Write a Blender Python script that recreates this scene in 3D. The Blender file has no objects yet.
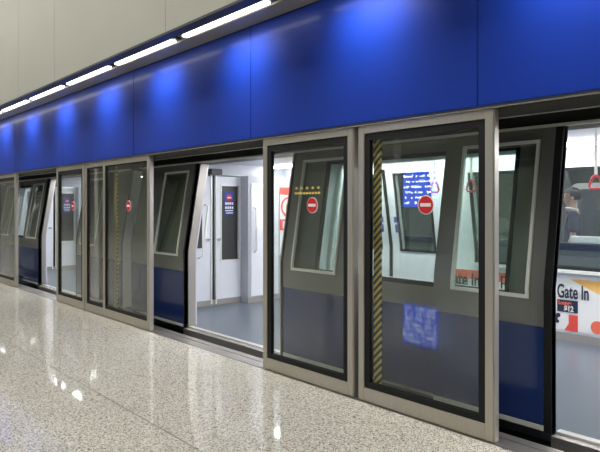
import bpy, bmesh, math, random
from mathutils import Vector, Matrix
random.seed(7)
C = bpy.context.scene.collection
PI = math.pi

# ------------------------------------------------------------------ materials
MATS = {}
def nodes(name):
    m = bpy.data.materials.new(name); m.use_nodes = True
    nt = m.node_tree; nt.nodes.clear()
    out = nt.nodes.new('ShaderNodeOutputMaterial')
    MATS[name] = m
    return m, nt, out
def pbr(name, col, rough=0.5, metal=0.0, coat=0.0, noise=0.0, nscale=20.0, spec=0.5, stretch=None, bump=0.0, coat_rough=0.05):
    m, nt, out = nodes(name)
    b = nt.nodes.new('ShaderNodeBsdfPrincipled')
    b.inputs['Base Color'].default_value = (*col, 1)
    b.inputs['Roughness'].default_value = rough
    b.inputs['Metallic'].default_value = metal
    b.inputs['Coat Weight'].default_value = coat
    b.inputs['Coat Roughness'].default_value = coat_rough
    b.inputs['Specular IOR Level'].default_value = spec
    nt.links.new(b.outputs[0], out.inputs[0])
    tc = nt.nodes.new('ShaderNodeTexCoord'); mp = nt.nodes.new('ShaderNodeMapping')
    mp.inputs['Scale'].default_value = stretch or (1, 1, 1)
    nz = nt.nodes.new('ShaderNodeTexNoise'); nz.inputs['Scale'].default_value = nscale; nz.inputs['Detail'].default_value = 4
    nt.links.new(tc.outputs['Object'], mp.inputs[0]); nt.links.new(mp.outputs[0], nz.inputs['Vector'])
    if noise:
        mx = nt.nodes.new('ShaderNodeMix'); mx.data_type = 'RGBA'
        mx.inputs['A'].default_value = (*[c*(1-noise) for c in col], 1)
        mx.inputs['B'].default_value = (*[min(1, c*(1+noise)) for c in col], 1)
        nt.links.new(nz.outputs['Fac'], mx.inputs['Factor'])
        nt.links.new(mx.outputs['Result'], b.inputs['Base Color'])
    if bump:
        bp = nt.nodes.new('ShaderNodeBump'); bp.inputs['Strength'].default_value = bump; bp.inputs['Distance'].default_value = 0.01
        nt.links.new(nz.outputs['Fac'], bp.inputs['Height']); nt.links.new(bp.outputs[0], b.inputs['Normal'])
    return m
def emit(name, col, s):
    m, nt, out = nodes(name)
    e = nt.nodes.new('ShaderNodeEmission'); e.inputs[0].default_value = (*col, 1); e.inputs[1].default_value = s
    nt.links.new(e.outputs[0], out.inputs[0]); return m
def glass(name, tint, base=0.05, gloss=(1, 1, 1)):
    """thin pane: tinted see-through mixed with a mirror by the angle (Schlick)"""
    m, nt, out = nodes(name); N = nt.nodes.new
    g = N('ShaderNodeNewGeometry'); d = N('ShaderNodeVectorMath'); d.operation = 'DOT_PRODUCT'
    nt.links.new(g.outputs['Incoming'], d.inputs[0]); nt.links.new(g.outputs['Normal'], d.inputs[1])
    def mth(op, a, b=None):
        n = N('ShaderNodeMath'); n.operation = op
        for i, v in enumerate((a, b)):
            if v is None: continue
            if isinstance(v, (int, float)): n.inputs[i].default_value = v
            else: nt.links.new(v, n.inputs[i])
        return n.outputs[0]
    c = mth('ABSOLUTE', d.outputs['Value']); q = mth('SUBTRACT', 1.0, c); p = mth('POWER', q, 4.0)
    f = mth('ADD', mth('MULTIPLY', p, 1 - base), base)
    t = N('ShaderNodeBsdfTransparent'); t.inputs[0].default_value = (*tint, 1)
    r = N('ShaderNodeBsdfGlossy'); r.inputs['Roughness'].default_value = 0.0; r.inputs[0].default_value = (*gloss, 1)
    mx = N('ShaderNodeMixShader')
    nt.links.new(f, mx.inputs[0]); nt.links.new(t.outputs[0], mx.inputs[1]); nt.links.new(r.outputs[0], mx.inputs[2])
    nt.links.new(mx.outputs[0], out.inputs[0]); return m

pbr('fascia_blue', (0.006, 0.034, 0.31), 0.42, 0.0, 0.10, spec=0.2, noise=0.05, nscale=1.5, coat_rough=0.08)
pbr('frame_steel', (0.50, 0.47, 0.395), 0.36, 0.7, noise=0.08, nscale=60, stretch=(1, 1, 0.04))
pbr('polished_steel', (0.72, 0.70, 0.66), 0.2, 1.0, noise=0.06, nscale=50, stretch=(1, 1, 0.05))
pbr('black_rubber', (0.010, 0.011, 0.012), 0.6, spec=0.25)
pbr('train_grey', (0.215, 0.215, 0.20), 0.3, 0.55, noise=0.06, nscale=5)
pbr('train_black', (0.035, 0.036, 0.034), 0.4)
pbr('train_blue', (0.010, 0.028, 0.13), 0.22, coat=0.4)
pbr('trim_silver', (0.78, 0.78, 0.74), 0.35, 0.35)
pbr('jamb_steel', (0.52, 0.48, 0.44), 0.33, 0.7, noise=0.05, nscale=40, stretch=(1, 1, .05))
pbr('interior_white', (0.74, 0.75, 0.80), 0.35, noise=0.02, nscale=3)
pbr('interior_grey', (0.42, 0.43, 0.47), 0.4)
pbr('interior_floor', (0.10, 0.12, 0.145), 0.3, noise=0.15, nscale=80)
pbr('skirting_grey', (0.30, 0.28, 0.26), 0.4)
pbr('sill_metal', (0.75, 0.74, 0.72), 0.3, 0.6)
pbr('chrome', (0.8, 0.8, 0.8), 0.12, 1.0)
pbr('soffit_brown', (0.26, 0.245, 0.20), 0.45, 0.3)
pbr('dark_channel', (0.02, 0.022, 0.035), 0.5)
pbr('back_wall', (0.30, 0.31, 0.29), 0.5, noise=0.1, nscale=0.7)
pbr('ceiling_dark', (0.28, 0.28, 0.27), 0.7, noise=0.1, nscale=2)
pbr('threshold_metal', (0.45, 0.43, 0.40), 0.4, 0.8, noise=0.15, nscale=30, stretch=(.05, 1, 1))
pbr('pit_black', (0.01, 0.01, 0.01), 0.8)
pbr('sticker_red', (0.62, 0.015, 0.02), 0.4)
pbr('sticker_white', (0.85, 0.85, 0.83), 0.4)
pbr('sticker_blue', (0.015, 0.04, 0.30), 0.4)
pbr('sticker_yellow', (0.75, 0.55, 0.12), 0.5)
pbr('poster_white', (0.85, 0.84, 0.82), 0.4)
pbr('poster_orange', (0.92, 0.50, 0.14), 0.4, noise=0.15, nscale=3)
pbr('poster_red', (0.72, 0.07, 0.05), 0.4)
pbr('poster_coral', (0.80, 0.16, 0.09), 0.4)
pbr('poster_ink', (0.015, 0.02, 0.05), 0.5)
pbr('strap_red', (0.55, 0.06, 0.07), 0.35)
pbr('far_wall_grey', (0.13, 0.145, 0.155), 0.5, noise=0.2, nscale=1.3)
pbr('navy_rail', (0.012, 0.02, 0.07), 0.4)
pbr('skin', (0.60, 0.36, 0.25), 0.5)
pbr('hair', (0.02, 0.015, 0.015), 0.5)
pbr('shirt_navy', (0.025, 0.03, 0.065), 0.8)
pbr('trousers', (0.06, 0.06, 0.07), 0.8)
pbr('concrete', (0.22, 0.22, 0.21), 0.8, noise=0.2, nscale=2)
pbr('pole_white', (0.75, 0.75, 0.72), 0.35)
emit('tube_glow', (1.0, 0.97, 0.88), 7)
emit('added_lamp_glow', (1.0, 0.97, 0.90), 25)
emit('panel_glow', (1.0, 0.98, 0.94), 11)
pbr('rail_dark', (0.035, 0.036, 0.045), 0.28, 0.2)
emit('car_glow', (0.96, 0.98, 1.0), 26)
emit('board_blue', (0.02, 0.09, 1.0), 6)
emit('board_white', (0.8, 0.9, 1.0), 14)
glass('screen_glass', (0.92, 0.95, 0.93), 0.055)
glass('train_glass', (0.88, 0.93, 0.90), 0.06)
glass('dark_glass', (0.75, 0.80, 0.80), 0.06)

def granite():
    m, nt, out = nodes('granite'); N = nt.nodes.new; L = nt.links.new
    b = N('ShaderNodeBsdfPrincipled'); L(b.outputs[0], out.inputs[0])
    tc = N('ShaderNodeTexCoord')
    v = N('ShaderNodeTexVoronoi'); v.inputs['Scale'].default_value = 150; L(tc.outputs['Object'], v.inputs['Vector'])
    r = N('ShaderNodeValToRGB'); e = r.color_ramp.elements
    e[0].position = 0.0; e[0].color = (0.15, 0.13, 0.10, 1); e[1].position = 1.0; e[1].color = (0.90, 0.88, 0.80, 1)
    for p, c in ((0.14, (0.22, 0.19, 0.15, 1)), (0.24, (0.50, 0.475, 0.41, 1)), (0.5, (0.80, 0.775, 0.70, 1)), (0.8, (0.87, 0.845, 0.77, 1))):
        q = e.new(p); q.color = c
    s = N('ShaderNodeSeparateColor'); L(v.outputs['Color'], s.inputs[0]); L(s.outputs[0], r.inputs[0])
    n = N('ShaderNodeTexNoise'); n.inputs['Scale'].default_value = 60; L(tc.outputs['Object'], n.inputs['Vector'])
    n.inputs['Detail'].default_value = 3
    mx = N('ShaderNodeMix'); mx.data_type = 'RGBA'; mx.blend_type = 'MULTIPLY'; mx.inputs['Factor'].default_value = 0.45
    r2 = N('ShaderNodeValToRGB'); r2.color_ramp.elements[0].position = 0.38; r2.color_ramp.elements[0].color = (0.6, 0.58, 0.55, 1); r2.color_ramp.elements[1].position = 0.55
    L(n.outputs['Fac'], r2.inputs[0]); L(r.outputs[0], mx.inputs['A']); L(r2.outputs[0], mx.inputs['B'])
    L(mx.outputs['Result'], b.inputs['Base Color'])
    b.inputs['Roughness'].default_value = 0.045
    b.inputs['Specular IOR Level'].default_value = 0.6
    return m
granite()
def hazard():
    m, nt, out = nodes('hazard_stripes'); N = nt.nodes.new; L = nt.links.new
    b = N('ShaderNodeBsdfPrincipled'); L(b.outputs[0], out.inputs[0]); b.inputs['Roughness'].default_value = 0.45
    g = N('ShaderNodeTexCoord'); s = N('ShaderNodeSeparateXYZ'); L(g.outputs['Object'], s.inputs[0])
    a = N('ShaderNodeMath'); a.operation = 'SUBTRACT'; L(s.outputs['Z'], a.inputs[0]); L(s.outputs['X'], a.inputs[1])
    k = N('ShaderNodeMath'); k.operation = 'MULTIPLY'; L(a.outputs[0], k.inputs[0]); k.inputs[1].default_value = 17.5
    f = N('ShaderNodeMath'); f.operation = 'FRACT'; L(k.outputs[0], f.inputs[0])
    t = N('ShaderNodeMath'); t.operation = 'GREATER_THAN'; L(f.outputs[0], t.inputs[0]); t.inputs[1].default_value = 0.5
    mx = N('ShaderNodeMix'); mx.data_type = 'RGBA'; mx.inputs['A'].default_value = (0.02, 0.02, 0.02, 1); mx.inputs['B'].default_value = (0.62, 0.46, 0.10, 1)
    L(t.outputs[0], mx.inputs['Factor']); L(mx.outputs['Result'], b.inputs['Base Color'])
hazard()
def wallpanel():
    m, nt, out = nodes('bulkhead_beige'); N = nt.nodes.new; L = nt.links.new
    b = N('ShaderNodeBsdfPrincipled'); L(b.outputs[0], out.inputs[0]); b.inputs['Roughness'].default_value = 0.55
    g = N('ShaderNodeTexCoord'); n = N('ShaderNodeTexNoise'); n.inputs['Scale'].default_value = 0.8; L(g.outputs['Object'], n.inputs['Vector'])
    mx = N('ShaderNodeMix'); mx.data_type = 'RGBA'; mx.inputs['A'].default_value = (0.40, 0.40, 0.34, 1); mx.inputs['B'].default_value = (0.47, 0.465, 0.40, 1)
    L(n.outputs['Fac'], mx.inputs['Factor']); L(mx.outputs['Result'], b.inputs['Base Color'])
wallpanel()

# ------------------------------------------------------------------ mesh helpers
def new(): return bmesh.new()
def box(bm, x0, x1, y0, y1, z0, z1):
    vs = [bm.verts.new(p) for p in ((x0,y0,z0),(x1,y0,z0),(x1,y1,z0),(x0,y1,z0),(x0,y0,z1),(x1,y0,z1),(x1,y1,z1),(x0,y1,z1))]
    for f in ((3,2,1,0),(4,5,6,7),(0,1,5,4),(1,2,6,5),(2,3,7,6),(3,0,4,7)): bm.faces.new([vs[i] for i in f])
ZW, SL, YC = 0.95, 0.165, 1.91
def lean(y, z, far):
    y = y + SL*max(0.0, z-ZW)
    return 2*YC - y if far else y
def tbox(bm, x0, x1, y0, y1, z0, z1, far=False):
    """a slab that follows the carriage side: upright below the waist, leaning inwards above it"""
    zs = [z0] + ([ZW] if z0 < ZW < z1 else []) + [z1]
    for a, b in zip(zs, zs[1:]):
        co = ((x0,y0,a),(x1,y0,a),(x1,y1,a),(x0,y1,a),(x0,y0,b),(x1,y0,b),(x1,y1,b),(x0,y1,b))
        vs = [bm.verts.new((x, lean(y, z, far), z)) for x, y, z in co]
        for f in ((3,2,1,0),(4,5,6,7),(0,1,5,4),(1,2,6,5),(2,3,7,6),(3,0,4,7)):
            q = [vs[i] for i in f]
            bm.faces.new(q[::-1] if far else q)
def frame(fn, bm, x0, x1, y0, y1, z0, z1, w, far=None, wb=None):
    """four bars round an opening x0..x1, z0..z1 (outer size), width w"""
    k = {} if far is None else {'far': far}
    wb = wb or w
    fn(bm, x0, x0+w, y0, y1, z0, z1, **k); fn(bm, x1-w, x1, y0, y1, z0, z1, **k)
    fn(bm, x0+w, x1-w, y0, y1, z0, z0+wb, **k); fn(bm, x0+w, x1-w, y0, y1, z1-w, z1, **k)
def tube(bm, pts, r, n=8):
    rings = []
    for i, p in enumerate(pts):
        p = Vector(p); a = Vector(pts[max(i-1, 0)]); b = Vector(pts[min(i+1, len(pts)-1)])
        d = (b-a).normalized(); u = d.orthogonal().normalized()
        if i and abs(d.dot(pu)) < 0.95: u = (pu - d*d.dot(pu)).normalized()
        pu = u; v = d.cross(u)
        rings.append([bm.verts.new(p + r*(math.cos(2*PI*k/n)*u + math.sin(2*PI*k/n)*v)) for k in range(n)])
    for A, B in zip(rings, rings[1:]):
        for k in range(n): bm.faces.new((A[k], A[(k+1)%n], B[(k+1)%n], B[k]))
    bm.faces.new(rings[0][::-1]); bm.faces.new(rings[-1])
def disc(bm, c, r, y0, y1, n=28):
    """upright round plate facing the platform"""
    A = [bm.verts.new((c[0]+r*math.cos(2*PI*k/n), y0, c[1]+r*math.sin(2*PI*k/n))) for k in range(n)]
    B = [bm.verts.new((v.co.x, y1, v.co.z)) for v in A]
    bm.faces.new(A); bm.faces.new(B[::-1])
    for k in range(n): bm.faces.new((A[k], B[k], B[(k+1)%n], A[(k+1)%n]))
def poly(bm, pts, y0, y1):
    A = [bm.verts.new((x, y0, z)) for x, z in pts]; B = [bm.verts.new((x, y1, z)) for x, z in pts]
    bm.faces.new(A); bm.faces.new(B[::-1]); n = len(pts)
    for k in range(n): bm.faces.new((A[k], B[k], B[(k+1)%n], A[(k+1)%n]))
def obj(name, bm, mat, parent=None, smooth=False, bevel=0):
    bmesh.ops.recalc_face_normals(bm, faces=bm.faces)
    me = bpy.data.meshes.new(name); bm.to_mesh(me); bm.free()
    o = bpy.data.objects.new(name, me); C.objects.link(o)
    me.materials.append(MATS[mat])
    if smooth:
        for p in me.polygons: p.use_smooth = True
    if bevel:
        b = o.modifiers.new('bevel', 'BEVEL'); b.width = bevel; b.segments = 2; b.limit_method = 'ANGLE'
    if parent:
        o.parent = parent
        o.matrix_parent_inverse = (world(parent)).inverted()
    return o
def world(o):
    m = Matrix.Translation(o.location) @ o.rotation_euler.to_matrix().to_4x4()
    if o.parent: m = world(o.parent) @ o.matrix_parent_inverse @ m
    return m
def tag(o, label, cat, group=None):
    o['label'] = label; o['category'] = cat
    if group: o['group'] = group
    return o
def thing(name, label, cat, loc=(0,0,0), group=None):
    o = bpy.data.objects.new(name, None); C.objects.link(o); o.location = loc; o.empty_display_size = 0.2
    return tag(o, label, cat, group)
def struct(name, bm, mat):
    o = obj(name, bm, mat); o['kind'] = 'structure'; return o
def text(name, s, size, mat, parent, loc, bold=0.0, shear=0.0, depth=0.002, sx=1.0, rot=(PI/2, 0, 0), align='LEFT'):
    cu = bpy.data.curves.new(name, 'FONT'); cu.body = s; cu.size = size; cu.extrude = depth; cu.offset = bold; cu.shear = shear; cu.align_x = align
    tmp = bpy.data.objects.new(name, cu); C.objects.link(tmp)
    dg = bpy.context.evaluated_depsgraph_get(); me = bpy.data.meshes.new_from_object(tmp.evaluated_get(dg))
    bpy.data.objects.remove(tmp)
    from mathutils import Euler
    me.transform(Matrix.Translation(loc) @ Euler(rot).to_matrix().to_4x4() @ Matrix.Diagonal((sx, 1, 1, 1)))
    me.materials.clear(); me.materials.append(MATS[mat]); me.name = name
    o = bpy.data.objects.new(name, me); C.objects.link(o)
    if parent: o.parent = parent; o.matrix_parent_inverse = world(parent).inverted()
    return o

# ------------------------------------------------------------------ setting
XA, XB, HZ = -42.0, 8.0, 9.0
WASH = 4.8
bm = new()
box(bm, XA, XB, -1.482, -0.06, -0.12, 0)
box(bm, XA, XB, -7.494, -1.494, -0.12, 0)
box(bm, XA, XB, -13.0, -7.506, -0.12, 0)
struct('floor', bm, 'granite')
bm = new(); box(bm, XA, XB, -1.494, -1.482, -0.12, -0.001); box(bm, XA, XB, -7.506, -7.494, -0.12, -0.001)
struct('trim_1', bm, 'soffit_brown')
bm = new(); box(bm, XA, XB, -13.2, -0.47, HZ, HZ+0.2); struct('ceiling', bm, 'ceiling_dark')
bm = new(); box(bm, XA, XB, -13.2, -13.0, -0.12, HZ); struct('wall_back', bm, 'back_wall')
bm = new(); box(bm, XA-0.2, XA, -13.2, 9.0, -1.3, HZ+0.2); struct('wall_left', bm, 'back_wall')
bm = new(); box(bm, XB, XB+0.2, -13.2, 9.0, -1.3, HZ+0.2); struct('wall_right', bm, 'back_wall')
# bulkhead above the light trough, in upright panels with open joints
bm = new()
js = [XA, -37.7, -33.0, -28.3, -23.6, -18.9, -14.6, -10.13, -8.53, -5.40, -2.25, 0.9, 4.05, XB]
for a, b in zip(js, js[1:]): box(bm, a+0.004, b-0.004, -0.50, -0.47, 3.25, HZ)
box(bm, XA, XB, -0.47, -0.42, 3.25, HZ)
struct('wall_front', bm, 'bulkhead_beige')
bm = new(); box(bm, XA, XB, -0.41, 0.0, 3.27, 3.33); box(bm, XA, XB, -0.25, -0.03, 3.228, 3.27); struct('trim_2', bm, 'soffit_brown')
bm = new(); box(bm, XA, XB, -0.505, -0.38, 3.225, 3.25); box(bm, XA, XB, -0.40, -0.38, 3.25, 3.27)
struct('trim_3', bm, 'dark_channel')
# steel rail between the fascia and the screen doors
bm = new(); box(bm, XA, XB, -0.03, 0.06, 2.136, 2.152); struct('trim_4', bm, 'rail_dark')
bm = new(); box(bm, XA, XB, -0.04, 0.06, 2.127, 2.136); struct('trim_8', bm, 'polished_steel')
bm = new(); box(bm, XA, XB, 0.03, 0.04, 2.072, 2.127); struct('trim_5', bm, 'train_black')
bm = new(); box(bm, XA, XB, 0.02, 0.10, 2.152, 3.3); struct('trim_6', bm, 'pit_black')
# threshold: metal strips with grooves
bm = new()
for a, b in ((-0.06, -0.035), (-0.028, 0.10), (0.11, 0.19)): box(bm, XA, XB, a, b, -0.12, -0.004)
box(bm, XA, XB, -0.06, 0.19, -0.12, -0.02)
struct('trim_7', bm, 'threshold_metal')
bm = new(); box(bm, XA, XB, 0.14, 0.19, -1.3, -0.12); struct('wall_pit', bm, 'concrete')
bm = new(); box(bm, XA, XB, 0.14, 3.8, -1.4, -1.3); struct('floor_track', bm, 'concrete')
# far platform
bm = new(); box(bm, XA, XB, 3.72, 9.0, -0.2, 0.0); struct('floor_far', bm, 'concrete')
bm = new(); box(bm, XA, XB, 9.0, 9.2, -0.2, HZ); struct('wall_far', bm, 'far_wall_grey')
bm = new(); box(bm, XA, XB, 0.1, 9.2, 3.6, 3.7); struct('ceiling_far', bm, 'far_wall_grey')

# ------------------------------------------------------------------ fascia panels
fj = [-14.50, -12.03, -9.56, -7.09, -4.62, -2.16, 0.31, 2.78]
flab = ['blue fascia panel at far left edge above the last glass doors',
        'blue fascia panel above the far left open doorway',
        'blue fascia panel above the narrow middle pane of the left glass doors',
        'blue fascia panel over the middle open doorway',
        'blue fascia panel above the two big closed glass doors in the centre',
        'blue fascia panel in the top right corner over the right doorway',
        'blue fascia panel next in the row beyond the right doorway']
for (a, b), l in zip(zip(fj, fj[1:]), flab):
    bm = new(); box(bm, a+0.004, b-0.004, -0.02, 0.018, 2.155, 3.225)
    tag(obj('fascia_panel', bm, 'fascia_blue', bevel=0.003), l, 'wall panel', 'blue fascia panels above the glass doors')
for k in range(5):
    bm = new(); box(bm, -14.50-5.4*(k+1)+0.004, -14.50-5.4*k-0.004, -0.02, 0.018, 2.155, 3.225)
    tag(obj('fascia_panel', bm, 'fascia_blue'), 'blue fascia panel far down the platform beyond the left edge', 'wall panel', 'far blue fascia panels')

# fluorescent tubes in the trough
names = {0: 'far left light strip, smallest and farthest of the glowing row', 1: 'second glowing light strip from the left end of the trough',
         2: 'middle one of the five glowing light strips above the blue fascia', 3: 'fourth glowing light strip from the left, above the left glass doors',
         4: 'longest and nearest glowing light strip, at the top of the picture'}
for k in range(-8, 9):
    x0 = -11.67 + 1.582*k
    t = thing('strip_light', names.get(k, 'white strip light in the trough outside the picture'), 'light', (x0+0.68, -0.28, 3.27),
              'strip lights in the trough' if k in names else 'strip lights beyond the picture')
    bm = new(); box(bm, x0-0.05, x0+1.41, -0.37, -0.26, 3.245, 3.272); obj('housing', bm, 'dark_channel', t)
    bm = new(); box(bm, x0, x0+1.36, -0.345, -0.285, 3.222, 3.245); obj('diffuser', bm, 'tube_glow', t, bevel=0.004)
    sp = bpy.data.lights.new('wall_washer', 'AREA'); sp.shape = 'RECTANGLE'; sp.size = 0.6; sp.size_y = 0.03; sp.spread = math.radians(95); sp.energy = WASH; sp.color = (1, 0.97, 0.93)
    so = bpy.data.objects.new('wall_washer', sp); C.objects.link(so); so.parent = t; so.location = (0, -0.055, -0.06)
    so.rotation_euler = Vector((0, 0.30, -0.42)).to_track_quat('-Z', 'Y').to_euler()
# unseen ceiling fixtures, added over the platform for general light 
for k in range(10):
    x = -37.9 + 4.67*k
    t = thing('added_ceiling_light', 'unseen long white ceiling light added over the platform behind the camera', 'light', (x, -4.5, HZ), 'added long ceiling lights')
    bm = new(); box(bm, x-0.5, x+0.5, -6.2, -2.8, HZ-0.07, HZ); obj('housing', bm, 'ceiling_dark', t)
    bm = new(); box(bm, x-0.42, x+0.42, -6.1, -2.9, HZ-0.1, HZ-0.07); obj('diffuser', bm, 'added_lamp_glow', t)
# ------------------------------------------------------------------ platform screen doors
def sticker(parent, x, z=1.515):
    bm = new(); disc(bm, (x, z), 0.068, -0.016, -0.012); s = obj('no_entry_sticker', bm, 'sticker_white', parent)
    s['label'] = 'round red and white no entry sticker'
    bm = new(); disc(bm, (x, z), 0.062, -0.0185, -0.016); obj('red_disc', bm, 'sticker_red', s)
    bm = new(); box(bm, x-0.045, x+0.045, -0.0205, -0.0185, z-0.012, z+0.012); obj('white_bar', bm, 'sticker_white', s)
def screen(label, x0, x1, mull=(), hz=None, st=(), rows=False, dots=(), group='glass platform screen doors'):
    t = thing('platform_screen_door', label, 'glass door', ((x0+x1)/2, 0, 0), group)
    H, P, B = 2.125, 0.058, 0.105
    bm = new(); frame(box, bm, x0, x1, -0.028, 0.028, 0.0, H, P, wb=B)
    for m in mull: box(bm, m-0.03, m+0.03, -0.028, 0.028, B, H-P)
    obj('frame', bm, 'frame_steel', t, bevel=0.004)
    xs = [x0+P] + [v for m in mull for v in (m-0.03, m+0.03)] + [x1-P]
    for a, b in zip(xs[::2], xs[1::2]):
        g = 0.052 if (x1-x0) < 1.5 else 0.02
        bm = new(); frame(box, bm, a, b, -0.018, 0.018, B, H-P, g, wb=0.045); obj('gasket', bm, 'black_rubber', t)
        bm = new(); box(bm, a+g, b-g, -0.006, 0.006, B+0.045, H-P-g); obj('glass_pane', bm, 'screen_glass', t)
    # slim polished closing edge on the right
    bm = new(); box(bm, x1, x1+0.008, -0.022, 0.03, 0.0, H); obj('closing_edge', bm, 'jamb_steel', t, bevel=0.003)
    if hz is not None:
        bm = new(); box(bm, hz-0.035, hz+0.035, 0.04, 0.055, 0.12, 2.08)
        h = obj('hazard_strip', bm, 'hazard_stripes', t); h['label'] = 'upright black and yellow striped strip'
    for s in st: sticker(t, s)
    for s in dots:
        bm = new()
        for k in range(5):
            box(bm, s-0.14+0.07*k-0.012, s-0.14+0.07*k+0.012, -0.014, -0.0115, 1.655, 1.672)
        obj('notice_lettering', bm, 'sticker_yellow', t); bm = new()
        for k in range(9): box(bm, s-0.15+0.037*k-0.013, s-0.15+0.037*k+0.013, -0.014, -0.0115, 1.61, 1.628)
        d = obj('notice_lettering', bm, 'sticker_yellow', t); d['label'] = 'faint yellow row of tiny lettering'
    return t
screen('closed glass door left of centre with black rubber edge and no hazard strip', -4.42, -3.27, st=(-3.755,), dots=(-3.82,))
screen('large closed glass door right of centre with black and yellow hazard strip', -3.21, -2.045, hz=-3.075, st=(-2.575,))
screen('single glass door at far left group, beside the far open doorway', -9.80, -8.68, st=(-9.13,))
screen('wide two-pane glass door of the left group with slim dividing bar', -8.64, -6.66, mull=(-7.98,), hz=-7.74, st=(-7.24,))
screen('glass door cut off by the left edge beyond the far doorway', -13.2, -11.96)
screen('glass door of the next group to the right', 0.14, 1.30)
screen('glass door of the next group to the right', 1.34, 2.50)
for k in range(4):
    screen('glass door far down the platform beyond the left edge', -14.4-2.5*k-0.9, -14.4-2.5*k+1.16)

# ------------------------------------------------------------------ train
def window_trim(name, x0, x1, z0, z1, y0, y1, w, mat, parent, far=False):
    bm = new(); frame(tbox, bm, x0, x1, y0, y1, z0, z1, w, far=far); return obj(name, bm, mat, parent)
def leaf(car, x0, x1, edge, far=False, sw=0.03):
    """sliding door leaf; edge = +1 when its closing edge is on the right"""
    w0, w1, z0, z1 = x0+0.16, x1-0.16, 0.88, 1.97
    Y0, Y1 = (0.385, 0.43) if not far else (0.50, 0.60)
    bm = new()
    tbox(bm, x0, w0, Y0, Y1, 0.70, 2.05, far=far); tbox(bm, w1, x1, Y0, Y1, 0.70, 2.05, far=far)
    tbox(bm, w0, w1, Y0, Y1, 0.70, z0, far=far); tbox(bm, w0, w1, Y0, Y1, z1, 2.05, far=far)
    if far: tbox(bm, x0, x1, Y0, Y1, 0.02, 0.70, far=True)
    l = obj('door_leaf' if not far else 'far_door_leaf', bm, 'train_grey' if not far else 'interior_white', car)
    if not far:
        bm = new(); tbox(bm, x0, x1, Y0-0.001, Y1, 0.045, 0.70); p = obj('lower_panel', bm, 'train_blue', l); p['label'] = 'dark blue lower panel'
        bm = new(); tbox(bm, x0, x1, Y0-0.004, Y1, 0.01, 0.045); obj('bottom_strip', bm, 'trim_silver', l)
        e = x1 if edge > 0 else x0
        bm = new(); tbox(bm, min(e, e-edge*sw), max(e, e-edge*sw), Y0-0.006, Y1+0.01, 0.005, 2.049); obj('edge_seal', bm, 'black_rubber', l)
        bm = new(); frame(tbox, bm, w0, w1, Y0-0.012, Y0+0.012, z0, z1, 0.024, far=False); obj('window_frame', bm, 'trim_silver', l)
        bm = new(); tbox(bm, w0, w1, Y0+0.015, Y0+0.025, z0, z1); obj('window_pane', bm, 'train_glass', l)
    else:
        bm = new(); frame(tbox, bm, w0-.0, w1+.0, Y1-0.01, Y1+0.012, z0, z1, 0.03, far=True); obj('window_frame', bm, 'black_rubber', l)
        bm = new(); tbox(bm, w0, w1, 0.54, 0.55, z0, z1, far=True); obj('window_pane', bm, 'dark_glass', l)
        e = x1 if edge > 0 else x0
        bm = new(); tbox(bm, min(e, e-edge*0.022), max(e, e-edge*0.022), Y1, Y1+0.014, 0.02, 2.03, far=True); obj('edge_seal', bm, 'black_rubber', l)
        bm = new(); tbox(bm, e-edge*0.13-0.035, e-edge*0.13+0.035, Y1, Y1+0.003, 1.28, 1.36, far=True)
        tbox(bm, e-edge*0.13-0.025, e-edge*0.13+0.025, Y1, Y1+0.003, 1.14, 1.25, far=True)
        s = obj('notice_sticker', bm, 'sticker_blue', l); s['label'] = 'small dark blue notice'
    return l
def window(car, x0, x1, far=False, div=None):
    if not far:
        w = window_trim('side_window', x0, x1, 0.87, 1.95, 0.445, 0.475, 0.035, 'black_rubber', car)
        bm = new(); tbox(bm, x0, x1, 0.50, 0.51, 0.87, 1.95); obj('window_pane', bm, 'train_glass', w)
        bm = new(); frame(tbox, bm, x0, x1, 0.60, 0.625, 0.84, 1.95, 0.05, far=False); obj('inner_frame', bm, 'interior_white', w)
    else:
        w = window_trim('far_window', x0, x1, 0.80, 1.93, 0.585, 0.62, 0.035, 'black_rubber', car, far=True)
        bm = new(); tbox(bm, x0, x1, 0.54, 0.55, 0.80, 1.93, far=True); obj('window_pane', bm, 'dark_glass', w)
        bm = new(); tbox(bm, x0-0.04, x1+0.04, 0.60, 0.66, 0.765, 0.80, far=True); obj('window_ledge', bm, 'trim_silver', w)
    return w
def wall_pieces(name, mat, car, x0, x1, holes, y0, y1, far, z0=0.02, z1=2.05):
    """side wall runs between the door gaps ('d'), each pierced by its windows ('w')"""
    bm = new(); x = x0; out = []
    for kind, a, b, wa, wb in list(holes) + [('d', x1, x1, 0, 0)]:
        tbox(bm, x, a, y0, y1, z0, z1, far=far)
        if kind == 'd': out.append(obj(name, bm, mat, car)); bm = new()
        else: tbox(bm, a, b, y0, y1, z0, wa, far=far); tbox(bm, a, b, y0, y1, wb, z1, far=far)
        x = b
    return out
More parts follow.
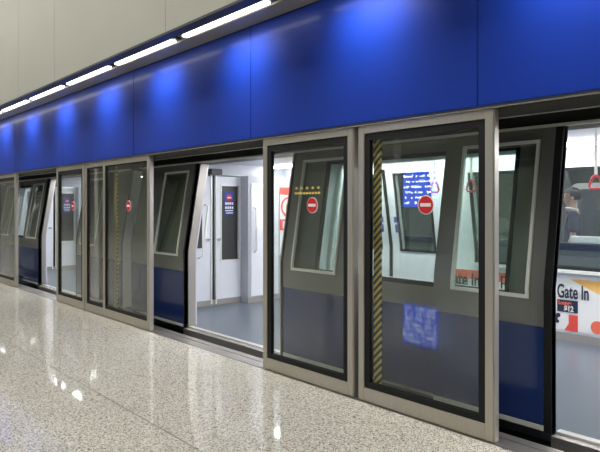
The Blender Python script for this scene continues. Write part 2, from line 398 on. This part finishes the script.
def carriage(label, x0, x1, doors, wins, wide={}):
    car = thing('train_carriage', label, 'train', ((x0+x1)/2, YC, -1.1), 'train carriages')
    HW = 0.93
    holes = sorted([('d', c-HW+0.06-wide.get(c, 0), c+HW-0.06, 0, 0) for c in doors] + [('w', a, b, 0.87, 1.95) for a, b in wins], key=lambda h: h[1])
    wall_pieces('side_wall', 'train_grey', car, x0, x1, holes, 0.445, 0.465, False, 0.70, 2.05)
    low = [h for h in holes if h[0] == 'd']
    for s in wall_pieces('side_skirt', 'train_blue', car, x0, x1, low, 0.444, 0.465, False, 0.03, 0.70): s['label'] = 'dark blue lower side'
    bm = new(); tbox(bm, x0, x1, 0.43, 0.64, 2.05, 2.42); obj('header', bm, 'train_black', car)
    bm = new(); tbox(bm, x0, x1, 0.375, 0.43, 2.052, 2.072); obj('header_trim', bm, 'trim_silver', car)
    wall_pieces('inner_lining', 'interior_white', car, x0, x1, holes, 0.465, 0.60, False, 0.0, 2.05)
    fh = sorted([('w', a, b, 0.80, 1.93) for a, b in wins] + [('d', c-0.94, c+0.94, 0, 0) for c in doors], key=lambda h: h[1])
    wall_pieces('far_side_wall', 'interior_white', car, x0, x1, fh, 0.465, 0.60, True, 0.0, 2.16)
    for c in doors: bm = new(); tbox(bm, c-0.94, c+0.94, 0.465, 0.60, 2.05, 2.16, far=True); obj('far_door_header', bm, 'interior_white', car)
    bm = new(); tbox(bm, x0, x1, 0.60, 0.612, 0.0, 0.09, far=True); obj('far_skirting', bm, 'skirting_grey', car)
    bm = new(); box(bm, x0, x1, 0.47, 2*YC-0.47, -0.08, 0.0); obj('carriage_floor', bm, 'interior_floor', car)
    bm = new(); box(bm, x0, x1, 0.46, 3.36, -0.9, -0.08); obj('underframe', bm, 'pit_black', car)
    bm = new(); box(bm, x0, x1, 0.62, 3.2, 2.16, 2.2); obj('ceiling_lining', bm, 'interior_white', car)
    bm = new()
    n = 14; pr = []
    for k in range(n+1):
        a = PI*k/n; pr.append((YC - 1.27*math.cos(a), 2.42 + 0.75*math.sin(a)))
    A = [bm.verts.new((x0, y, z)) for y, z in pr]; B = [bm.verts.new((x1, y, z)) for y, z in pr]
    for k in range(n): bm.faces.new((A[k], A[k+1], B[k+1], B[k]))
    bm.faces.new(A); bm.faces.new(B); obj('roof', bm, 'train_grey', car)
    bm = new(); box(bm, x0+0.5, x1-0.3, 2.60, 2.80, 2.13, 2.158); obj('ceiling_light_strip', bm, 'car_glow', car)
    for k in range(-12, 14):
        x = -11.4 + 1.2*k
        if x0+0.6 < x < x1-0.6: bm = new(); box(bm, x-0.28, x+0.28, 0.88, 1.04, 2.13, 2.158); obj('ceiling_lamp', bm, 'car_glow', car)
    for c in doors:
        leaf(car, c-0.94-0.94, c-0.94, +1, sw=0.055 if c == -0.92 else 0.018); leaf(car, c+0.94, c+0.94+0.94, -1)
        leaf(car, c-0.94, c-0.002, +1, far=True); leaf(car, c+0.002, c+0.94, -1, far=True)
        for s in (-1, 1):
            e = c + s*(HW-0.06) - (wide.get(c, 0) if s < 0 else 0)
            bm = new(); tbox(bm, min(e, e-s*0.012), max(e, e-s*0.012), 0.435, 0.575, 0.0, 2.05); obj('door_jamb', bm, 'jamb_steel', car)
        bm = new(); box(bm, c-0.94, c+0.94, 0.44, 0.50, -0.06, 0.012); obj('door_sill', bm, 'sill_metal', car)
        bm = new(); box(bm, c-0.94, c+0.94, 0.37, 0.44, -0.08, -0.004); obj('sill_edge', bm, 'threshold_metal', car)
        for s in ((-1, 1) if wide.get(c, 0) < 0.2 else (1,)):
            x = c + s*(0.80 + (wide.get(c, 0) if s < 0 else 0))
            if s < 0: x = c - 0.97
            bm = new(); tube(bm, [(x, 0.60+SL*0.58, 1.53), (x, 0.66+SL*0.55, 1.51), (x, 0.665, 0.87), (x, 0.60, 0.85)], 0.014); obj('grab_rail', bm, 'trim_silver', car, smooth=True)
    for a, b in wins:
        window(car, a, b); window(car, a, b, far=True)
    return car
carA = carriage('train carriage at the platform with grey and blue sliding doors, right of the gap', -8.1, 5.2, [-5.59, -0.92, 3.6], [(-4.22, -2.20), (0.6, 2.1)], {-0.92: 0.24, -5.59: 0.13})
carB = carriage('farther train carriage seen through the far left doorway', -19.5, -8.45, [-10.98, -15.6], [(-14.0, -12.6)], {-10.98: 0.25})

# end partition of the near carriage, seen through the middle doorway (faces +X)
def xbox(bm, x0, x1, y0, y1, z0, z1): box(bm, x0, x1, y0, y1, z0, z1)
def partition(car, xs, s):
    """xs = face plane, s=+1 when the face looks to +X"""
    X = lambda d: xs + s*d
    def bx(bm, d0, d1, y0, y1, z0, z1): box(bm, min(X(d0), X(d1)), max(X(d0), X(d1)), y0, y1, z0, z1)
    bm = new()
    bx(bm, -0.12, 0, 0.80, 1.58, 0.0, 1.97); w = obj('side_panel', bm, 'interior_white', car); bm = new(); bx(bm, -0.12, 0, 1.64, 1.745, 0.0, 1.97); bx(bm, -0.12, 0, 2.085, 2.12, 0, 1.97)
    bx(bm, -0.12, 0, 1.745, 2.085, 0, 0.67); bx(bm, -0.12, 0, 1.745, 2.085, 1.83, 1.97)
    p = obj('end_partition', bm, 'interior_white', car)
    bm = new(); bx(bm, -0.12, 0.0, 0.64, 3.2, 1.985, 2.16); obj('end_header', bm, 'interior_grey', p)
    bm = new(); bx(bm, -0.10, -0.03, 1.58, 1.64, 0.0, 1.985); obj('door_gap_seal', bm, 'black_rubber', p)
    bm = new(); bx(bm, -0.001, 0.018, 1.555, 1.58, 0.02, 1.98); obj('door_edge_trim', bm, 'trim_silver', p); bm = new(); bx(bm, -0.001, 0.018, 1.64, 1.662, 0.02, 1.98); obj('door_edge_trim', bm, 'trim_silver', p)
    bm = new()
    bx(bm, -0.001, 0.012, 1.73, 1.755, 0.655, 1.85); bx(bm, -0.001, 0.012, 2.075, 2.10, 0.655, 1.85); bx(bm, -0.001, 0.012, 1.755, 2.075, 0.655, 0.68); bx(bm, -0.001, 0.012, 1.755, 2.075, 1.825, 1.85)
    obj('window_surround', bm, 'trim_silver', p)
    bm = new(); bx(bm, -0.05, -0.03, 1.75, 2.08, 0.68, 1.83); obj('dark_window', bm, 'train_black', p)
    # notice on the window: red no-entry disc over a blue block with white lines
    bm = new(); bx(bm, -0.029, -0.026, 1.835, 2.005, 1.38, 1.74); n = obj('notice', bm, 'sticker_blue', p); n['label'] = 'dark blue notice with red no entry disc'
    bm = new()
    k = 24; A = [bm.verts.new((X(-0.024), 1.92+0.052*math.cos(2*PI*i/k), 1.645+0.052*math.sin(2*PI*i/k))) for i in range(k)]
    B = [bm.verts.new((X(-0.026), v.co.y, v.co.z)) for v in A]; bm.faces.new(A); bm.faces.new(B[::-1])
    for i in range(k): bm.faces.new((A[i], B[i], B[(i+1)%k], A[(i+1)%k]))
    obj('red_disc', bm, 'sticker_red', p)
    bm = new(); bx(bm, -0.024, -0.021, 1.885, 1.955, 1.634, 1.656)
    for z in (1.555, 1.49):
        for i in range(4): bx(bm, -0.026, -0.022, 1.845+0.040*i, 1.872+0.040*i, z-0.02, z+0.018)
    bx(bm, -0.026, -0.022, 1.845, 1.99, 1.435, 1.45); bx(bm, -0.026, -0.022, 1.86, 1.99, 1.40, 1.413)
    obj('notice_lettering', bm, 'sticker_white', p)
    for y in (1.50, 1.70):
        bm = new(); bx(bm, 0, 0.03, y-0.02, y+0.02, 0.98, 1.02); bx(bm, 0.02, 0.035, y-0.045, y+0.045, 1.0, 1.015); obj('door_handle', bm, 'chrome', p)
    bm = new(); bx(bm, -0.002, 0.015, 1.0, 1.40, 0.88, 1.86); w = obj('side_pane', bm, 'train_black', p)
    # stepped-out cabinet with a pale door and a tall rail
    bm = new(); bx(bm, -0.12, 0.20, 2.12, 3.2, 0.0, 1.985); c = obj('cabinet', bm, 'interior_grey', car)
    bm = new(); bx(bm, 0.20, 0.215, 2.17, 2.72, 0.10, 1.87); obj('cabinet_door', bm, 'interior_white', c, bevel=0.006)
    bm = new(); tube(bm, [(X(0.2), 2.23, 1.50), (X(0.27), 2.23, 1.47), (X(0.27), 2.23, 0.82), (X(0.2), 2.23, 0.79)], 0.016); obj('cabinet_rail', bm, 'trim_silver', c, smooth=True)
    bm = new(); bx(bm, 0, 0.014, 0.66, 2.12, 0.0, 0.085); bx(bm, 0.2, 0.222, 2.10, 3.2, 0.0, 0.085); obj('skirting', bm, 'skirting_grey', car)
    bm = new(); bx(bm, -0.06, 0.0, 0.64, 0.80, 0.0, 2.05); obj('corner_post', bm, 'interior_grey', car)
    bm = new(); bx(bm, 0.0, 0.12, 1.50, 1.70, 1.99, 2.08); obj('indicator_box', bm, 'train_black', car, bevel=0.01)
partition(carA, -7.75, +1)
partition(carB, -8.8, -1)
partition(carB, -14.6, +1)

# red and white advertisement on the cabinet side, seen through the middle glass door
t = thing('advertisement_poster', 'white and red poster with a round picture, behind left edge of middle glass door', 'poster', (-7.53, 2.95, 0.6))
bm = new(); box(bm, -7.549, -7.526, 2.74, 3.16, 0.72, 1.82); obj('sheet', bm, 'poster_white', t)
bm = new(); box(bm, -7.526, -7.523, 2.74, 3.16, 1.12, 1.30); box(bm, -7.526, -7.523, 2.74, 3.16, 1.70, 1.82); obj('red_band', bm, 'poster_red', t)
bm = new(); k = 28
for r, m, d in ((0.17, 'poster_red', 0), (0.135, 'poster_white', 0.002)):
    bm = new(); A = [bm.verts.new((-7.521+d, 2.93+r*math.cos(2*PI*i/k), 1.50+r*math.sin(2*PI*i/k))) for i in range(k)]
    B = [bm.verts.new((-7.526, v.co.y, v.co.z)) for v in A]; bm.faces.new(A); bm.faces.new(B[::-1])
    for i in range(k): bm.faces.new((A[i], B[i], B[(i+1)%k], A[(i+1)%k]))
    obj('round_picture', bm, m, t)
bm = new(); tube(bm, [(-7.517, 2.93+0.05*math.cos(a), 1.49+0.08*math.sin(a)) for a in [i*0.5 for i in range(13)]], 0.018); obj('orange_figure', bm, 'poster_orange', t)
bm = new()
for y in (2.80, 2.88, 2.97, 3.06): box(bm, -7.522, -7.519, y, y+0.05, 1.15, 1.27)
obj('white_lettering', bm, 'poster_white', t)
bm = new(); tube(bm, [(-7.517, 2.95+0.10*math.cos(a), 0.93+0.13*math.sin(a)) for a in [0.4+i*0.4 for i in range(12)]], 0.025); obj('dark_figure', bm, 'poster_ink', t)

# posters low on the far wall: Y face of the far lining is 3.22
YF = 2*YC - 0.60
def gate_poster(label, x0, x1, z0, z1, tx, band, cols):
    t = thing('advertisement_poster', label, 'poster', ((x0+x1)/2, YF, z0))
    bm = new(); box(bm, x0, x1, YF-0.012, YF-0.002, z0, z1); obj('sheet', bm, 'poster_white', t, )
    return t
def F(y): return YF - y
t = gate_poster('white Gate In poster with price tag inside the right doorway', -3.28, -2.05, 0.12, 0.70, -3.06, None, None)
bm = new(); poly(bm, [(-3.02, 0.70), (-2.05, 0.70), (-2.05, 0.50), (-2.62, 0.53), (-2.80, 0.60)], F(0.016), F(0.012)); obj('orange_field', bm, 'poster_orange', t)
text('headline', 'Gate In', 0.215, 'poster_ink', t, (-3.16, F(0.022), 0.485), bold=0.004, sx=0.55)
bm = new(); box(bm, -3.16, -2.93, F(0.018), F(0.012), 0.325, 0.46); obj('price_tag', bm, 'poster_ink', t)
text('price_heading', 'Lounge', 0.062, 'poster_coral', t, (-3.145, F(0.021), 0.407), bold=0.002, sx=.8)
text('price', '$12', 0.085, 'poster_white', t, (-3.08, F(0.021), 0.338), bold=0.003, sx=.8)
bm = new(); poly(bm, [(-3.03, 0.30), (-2.93, 0.30), (-2.93, 0.12), (-3.08, 0.12), (-3.03, 0.2)], F(0.016), F(0.012)); obj('red_shape', bm, 'poster_red', t)
bm = new(); disc(bm, (-2.72, 0.20), 0.07, F(0.017), F(0.012)); obj('orange_spot', bm, 'poster_coral', t)
bm = new()
for dx, dz, r in ((0, 0, 0.045), (0.05, 0.03, 0.025), (-0.02, 0.06, 0.02), (0.04, -0.04, 0.02), (-0.02, -0.06, .025)): disc(bm, (-3.20+dx, 0.25+dz), r, F(0.016+r*0.05), F(0.012), 14)
obj('dark_picture', bm, 'poster_ink', t)
t = gate_poster('orange and white Gate In poster seen through the carriage window', -4.66, -3.30, 0.42, 0.70, -4.3, None, None)
bm = new(); box(bm, -4.66, -3.30, F(0.015), F(0.012), 0.585, 0.70); obj('red_band', bm, 'poster_coral', t)
text('headline', 'Gate In', 0.24, 'poster_ink', t, (-4.66, F(0.022), 0.495), bold=0.006, sx=0.72)
bm = new(); frame(box, bm, -3.86, -3.66, F(0.018), F(0.012), 0.47, 0.66, 0.02); box(bm, -3.84, -3.68, F(0.018), F(0.012), 0.56, 0.58)

obj('character_mark', bm, 'poster_ink', t)

# hanging straps
def strap(x, y, label):
    t = thing('strap_handle', label, 'strap handle', (x, y, 2.16), 'strap handles hanging in the carriage')
    bm = new(); box(bm, x-0.012, x+0.012, y-0.004, y+0.004, 1.765, 2.16); obj('strap', bm, 'trim_silver', t)
    bm = new(); k = [(-0.0, 1.77), (-0.03, 1.745), (-0.055, 1.68), (-0.04, 1.655), (0.04, 1.655), (0.055, 1.68), (0.03, 1.745), (0, 1.77)]
    tube(bm, [(x+a, y, z) for a, z in k], 0.011); obj('grip_ring', bm, 'strap_red', t, smooth=True)
strap(-3.34, 1.75, 'red ring strap handle in the window left of the steel post')
strap(-3.78, 1.75, 'red ring strap handle just right of the blue reflected board')
strap(-4.80, 1.75, 'red ring strap handle behind the yellow hazard strip')
strap(-2.14, 1.75, 'red ring strap handle at the right edge of the picture')

# ------------------------------------------------------------------ far platform: barrier, glass booth, person
t = thing('platform_barrier', 'low grey barrier with navy top rail beyond the far carriage window', 'barrier', (-4, 3.8, 0))
bm = new(); box(bm, -7.5, 1.5, 3.76, 3.84, 0.0, 0.98); obj('panel', bm, 'far_wall_grey', t)
bm = new(); box(bm, -7.5, 1.5, 3.74, 3.86, 0.98, 1.07); obj('top_rail', bm, 'navy_rail', t, bevel=0.01)
t = thing('glass_booth', 'white round cornered glass booth frame behind the standing person', 'booth', (-2.9, 4.7, 0))
bm = new()
def rrect(x0, x1, z0, z1, r, n=6):
    P = []
    for cx, cz, a in ((x1-r, z1-r, 0), (x0+r, z1-r, PI/2), (x0+r, z0+r, PI), (x1-r, z0+r, 3*PI/2)):
        for k in range(n+1): P.append((cx+r*math.cos(a+PI/2*k/n), cz+r*math.sin(a+PI/2*k/n)))
    return P
O = rrect(-3.70, -1.9, 0.0, 1.82, 0.12); I = rrect(-3.61, -1.99, 0.9, 1.74, 0.06)
for y0, y1 in ((4.70, 4.76),):
    a = [bm.verts.new((x, y0, z)) for x, z in O]; b = [bm.verts.new((x, y0, z)) for x, z in I]
    c = [bm.verts.new((x, y1, z)) for x, z in O]; d = [bm.verts.new((x, y1, z)) for x, z in I]
    n = len(O)
    for k in range(n):
        j = (k+1) % n
        bm.faces.new((a[k], a[j], b[j], b[k])); bm.faces.new((c[k], d[k], d[j], c[j])); bm.faces.new((a[k], c[k], c[j], a[j])); bm.faces.new((b[k], b[j], d[j], d[k]))
obj('frame', bm, 'interior_white', t)
bm = new(); box(bm, -3.61, -1.99, 4.72, 4.73, 0.9, 1.74); obj('glass_pane', bm, 'dark_glass', t)
t = obj('paper_box', (lambda b: (box(b, -3.26, -2.75, 3.755, 3.845, 1.071, 1.15), b)[1])(new()), 'poster_white', bevel=0.004)
tag(t, 'white box lying on the navy barrier rail beside the person', 'box')
for k in range(5):  # unseen lamps added to brighten the booth and the person
    x = -11.5 + 3.2*k
    bm = new(); box(bm, x-1.2, x+1.2, 3.95, 4.5, 3.54, 3.6)
    tag(obj('added_ceiling_light', bm, 'added_lamp_glow'), 'unseen white ceiling light added to brighten the far platform beyond the train', 'light', 'added far platform lights')

def skin_mesh(name, chains, mat, parent, sub=2):
    """chains: list of lists of (x,y,z,rx,ry); a chain whose first entry is an int starts at that vertex"""
    me = bpy.data.meshes.new(name); V, E, R = [], [], []
    for ch in chains:
        prev = None
        for p in ch:
            if isinstance(p, int): prev = p; continue
            V.append(p[:3]); R.append((p[3], p[4] if len(p) > 4 else p[3])); i = len(V)-1
            if prev is not None: E.append((prev, i))
            prev = i
    me.from_pydata(V, E, []); o = bpy.data.objects.new(name, me); C.objects.link(o)
    s = o.modifiers.new('skin', 'SKIN'); s.use_smooth_shade = True
    for i, r in enumerate(R):
        me.skin_vertices[0].data[i].radius = r
        me.skin_vertices[0].data[i].use_root = (i == 0)
    if sub: m = o.modifiers.new('sub', 'SUBSURF'); m.levels = sub; m.render_levels = sub
    dg = bpy.context.evaluated_depsgraph_get(); m2 = bpy.data.meshes.new_from_object(o.evaluated_get(dg))
    bpy.data.objects.remove(o); m2.materials.clear(); m2.materials.append(MATS[mat])
    for p in m2.polygons: p.use_smooth = True
    o = bpy.data.objects.new(name, m2); C.objects.link(o)
    if parent: o.parent = parent
    return o
def person():
    # local frame: +y is the way the person faces, +x his right side
    t = thing('person', 'person with dark hair and navy T-shirt standing beyond the far window', 'person', (-3.45, 4.25, 0))
    t.rotation_euler = (0, 0, math.radians(118))
    hip = (0, 0, 0.93, 0.13, 0.105)
    body = [[hip, (0, 0, 1.08, 0.125, 0.095), (0, 0, 1.22, 0.145, 0.10), (0, -0.01, 1.36, 0.14, 0.095), (0, 0.0, 1.45, 0.06, 0.055), (0, 0.02, 1.52, 0.052), (0, 0.03, 1.57, 0.075, 0.085), (0, 0.03, 1.65, 0.08, 0.092), (0, 0.02, 1.70, 0.06, 0.07)]]
    for s in (-1, 1):
        body.append([0, (0.10*s, 0, 0.86, 0.085), (0.11*s, 0.01, 0.50, 0.055), (0.11*s, -0.01, 0.28, 0.052), (0.11*s, -0.02, 0.09, 0.036), (0.115*s, 0.03, 0.04, 0.038), (0.12*s, 0.15, 0.03, 0.03)])
    for s in (-1, 1):
        fwd = 0.02 if s < 0 else -0.06
        a = [3, (0.17*s, 0, 1.39, 0.055), (0.225*s, fwd*.5, 1.24, 0.043), (0.24*s, fwd, 1.10, 0.037), (0.235*s, fwd+0.08, 0.97, 0.030), (0.23*s, fwd+0.13, 0.87, 0.023), (0.23*s, fwd+0.155, 0.82, 0.03, 0.02), (0.23*s, fwd+0.17, 0.77, 0.026, 0.014)]
        body.append(a)
    b = skin_mesh('body', body, 'skin', t)
    fing = []
    for s in (-1, 1):
        fwd = 0.02 if s < 0 else -0.06
        for k, L in enumerate((0.075, 0.085, 0.08, 0.062)):
            y = fwd+0.145+0.018*k
            fing.append([(0.23*s, y, 0.79, 0.009), (0.23*s, y+0.006, 0.79-L*.45, 0.0085), (0.225*s, y+0.012, 0.79-L*.8, 0.008), (0.215*s, y+0.012, 0.79-L*1.1, 0.006)])
        fing.append([(0.23*s, fwd+0.15, 0.85, 0.011), (0.222*s, fwd+0.195, 0.825, 0.0095), (0.215*s, fwd+0.215, 0.79, 0.008)])
    skin_mesh('fingers', fing, 'skin', b, 1)
    bm = new(); 
    for s in (-1, 1): 
        bmesh.ops.create_uvsphere(bm, u_segments=8, v_segments=6, radius=0.012, matrix=Matrix.Translation((0.03*s, 0.113, 1.625)))
    obj('eyes', bm, 'hair', b).matrix_parent_inverse = Matrix()
    bm = new(); poly(bm, [(-0.012, 1.575), (0.012, 1.575), (0.004, 1.63), (-0.004, 1.63)], 0.09, 0.142)
    obj('nose', bm, 'skin', b).matrix_parent_inverse = Matrix()
    bm = new(); box(bm, -0.024, 0.024, 0.10, 0.122, 1.548, 1.556); obj('mouth', bm, 'poster_red', b).matrix_parent_inverse = Matrix()
    bm = new()
    for s in (-1, 1): bmesh.ops.create_uvsphere(bm, u_segments=8, v_segments=6, radius=0.03, matrix=Matrix.Translation((0.088*s, 0.02, 1.61)) @ Matrix.Diagonal((.35, .7, 1, 1)))
    obj('ears', bm, 'skin', b, smooth=True).matrix_parent_inverse = Matrix()
    # hair cap: sphere cut away over the face
    bm = new(); bmesh.ops.create_uvsphere(bm, u_segments=20, v_segments=14, radius=0.104, matrix=Matrix.Translation((0, 0.008, 1.655)) @ Matrix.Diagonal((0.93, 1.08, 1, 1)))
    bmesh.ops.delete(bm, geom=[v for v in bm.verts if v.co.z < 1.59 or (v.co.y > 0.06 and v.co.z < 1.69)], context='VERTS')
    obj('hair', bm, 'hair', b, smooth=True).matrix_parent_inverse = Matrix()
    sh = [[(0, 0, 0.90, 0.155, 0.125), (0, 0, 1.08, 0.145, 0.115), (0, 0, 1.22, 0.16, 0.118), (0, -0.01, 1.36, 0.155, 0.11), (0, 0.0, 1.44, 0.075, 0.07)]]
    for s in (-1, 1):
        fwd = 0.02 if s < 0 else -0.06
        sh.append([3, (0.175*s, 0, 1.395, 0.07), (0.22*s, fwd*.45, 1.25, 0.064), (0.235*s, fwd*.8, 1.16, 0.060)])
    skin_mesh('t_shirt', sh, 'shirt_navy', b)
    tr = [[(0, 0, 0.95, 0.14, 0.115), (0, 0, 0.88, 0.14, 0.115)]]
    for s in (-1, 1): tr.append([1, (0.10*s, 0, 0.80, 0.095), (0.11*s, 0.01, 0.50, 0.072), (0.11*s, -0.01, 0.28, 0.068), (0.11*s, -0.02, 0.08, 0.06)])
    skin_mesh('trousers', tr, 'trousers', b)
    bm = new()
    for s in (-1, 1): box(bm, 0.12*s-0.05, 0.12*s+0.05, -0.08, 0.20, 0.0, 0.08)
    obj('shoes', bm, 'hair', b, bevel=0.03).matrix_parent_inverse = Matrix()
    bm = new(); tube(bm, [(0.068*math.cos(a), 0.012+0.066*math.sin(a), 1.475+0.012*math.sin(a)) for a in [i*PI/8 for i in range(17)]], 0.016)
    c = obj('collar', bm, 'poster_white', b, smooth=True); c.matrix_parent_inverse = Matrix(); c['label'] = 'white collar'
person()

# ------------------------------------------------------------------ platform furniture reflected in the glass
t = thing('information_board', 'lit blue information board mirrored in the right of centre glass door', 'sign', (-11.3, -11.4, 0))
bm = new(); box(bm, -12.0, -10.6, -11.5, -11.40, 1.45, 2.80); box(bm, -11.9, -11.8, -11.5, -11.42, 0, 1.45); box(bm, -10.8, -10.7, -11.5, -11.42, 0, 1.45); obj('casing', bm, 'dark_channel', t)
bm = new(); box(bm, -11.95, -10.65, -11.40, -11.392, 1.5, 2.75); obj('lit_face', bm, 'board_blue', t)
bm = new()
for r in range(7):
    z = 2.62-0.165*r; x = -10.72
    while x > -11.85:
        w = random.uniform(0.03, 0.09)
        if random.random() < 0.78: box(bm, x-w, x, -11.392, -11.388, z-random.uniform(0.03, .05), z+random.uniform(.0, 0.04))
        x -= w+0.02
obj('white_lettering', bm, 'board_white', t)
for k, x in enumerate((-27.4, -18.4, -9.4, -0.4)):
    bm = new(); bmesh.ops.create_cone(bm, cap_ends=True, segments=20, radius1=0.09, radius2=0.09, depth=HZ, matrix=Matrix.Translation((x, -8.0, HZ/2)))
    tag(obj('round_pillar', bm, 'pole_white', smooth=False), 'slim white round pillar on the platform behind the camera', 'pillar', 'slim white pillars')

# ------------------------------------------------------------------ world, camera
w = bpy.data.worlds.new('world'); bpy.context.scene.world = w; w.use_nodes = True
w.node_tree.nodes['Background'].inputs[0].default_value = (0.5, 0.55, 0.6, 1); w.node_tree.nodes['Background'].inputs[1].default_value = 0.02
cam = bpy.data.cameras.new('camera'); co = bpy.data.objects.new('camera', cam); C.objects.link(co)
co.location = (0, -3.47, 1.5)
th = math.atan(530/600)
d = Vector((-math.cos(th), math.sin(th), 0)); co.rotation_euler = d.to_track_quat('-Z', 'Y').to_euler()
cam.sensor_width = 36; cam.lens = 36.0; cam.shift_y = -19/600; cam.clip_start = 0.05
sc = bpy.context.scene; sc.camera = co
sc.view_settings.view_transform = 'Standard'; sc.view_settings.look = 'None'; sc.view_settings.exposure = 0.0; sc.view_settings.gamma = 1
sc.view_settings.use_curve_mapping = False
sc.cycles.max_bounces = 10; sc.cycles.transparent_max_bounces = 24; sc.cycles.use_denoising = True
sc.cycles.sample_clamp_indirect = 6
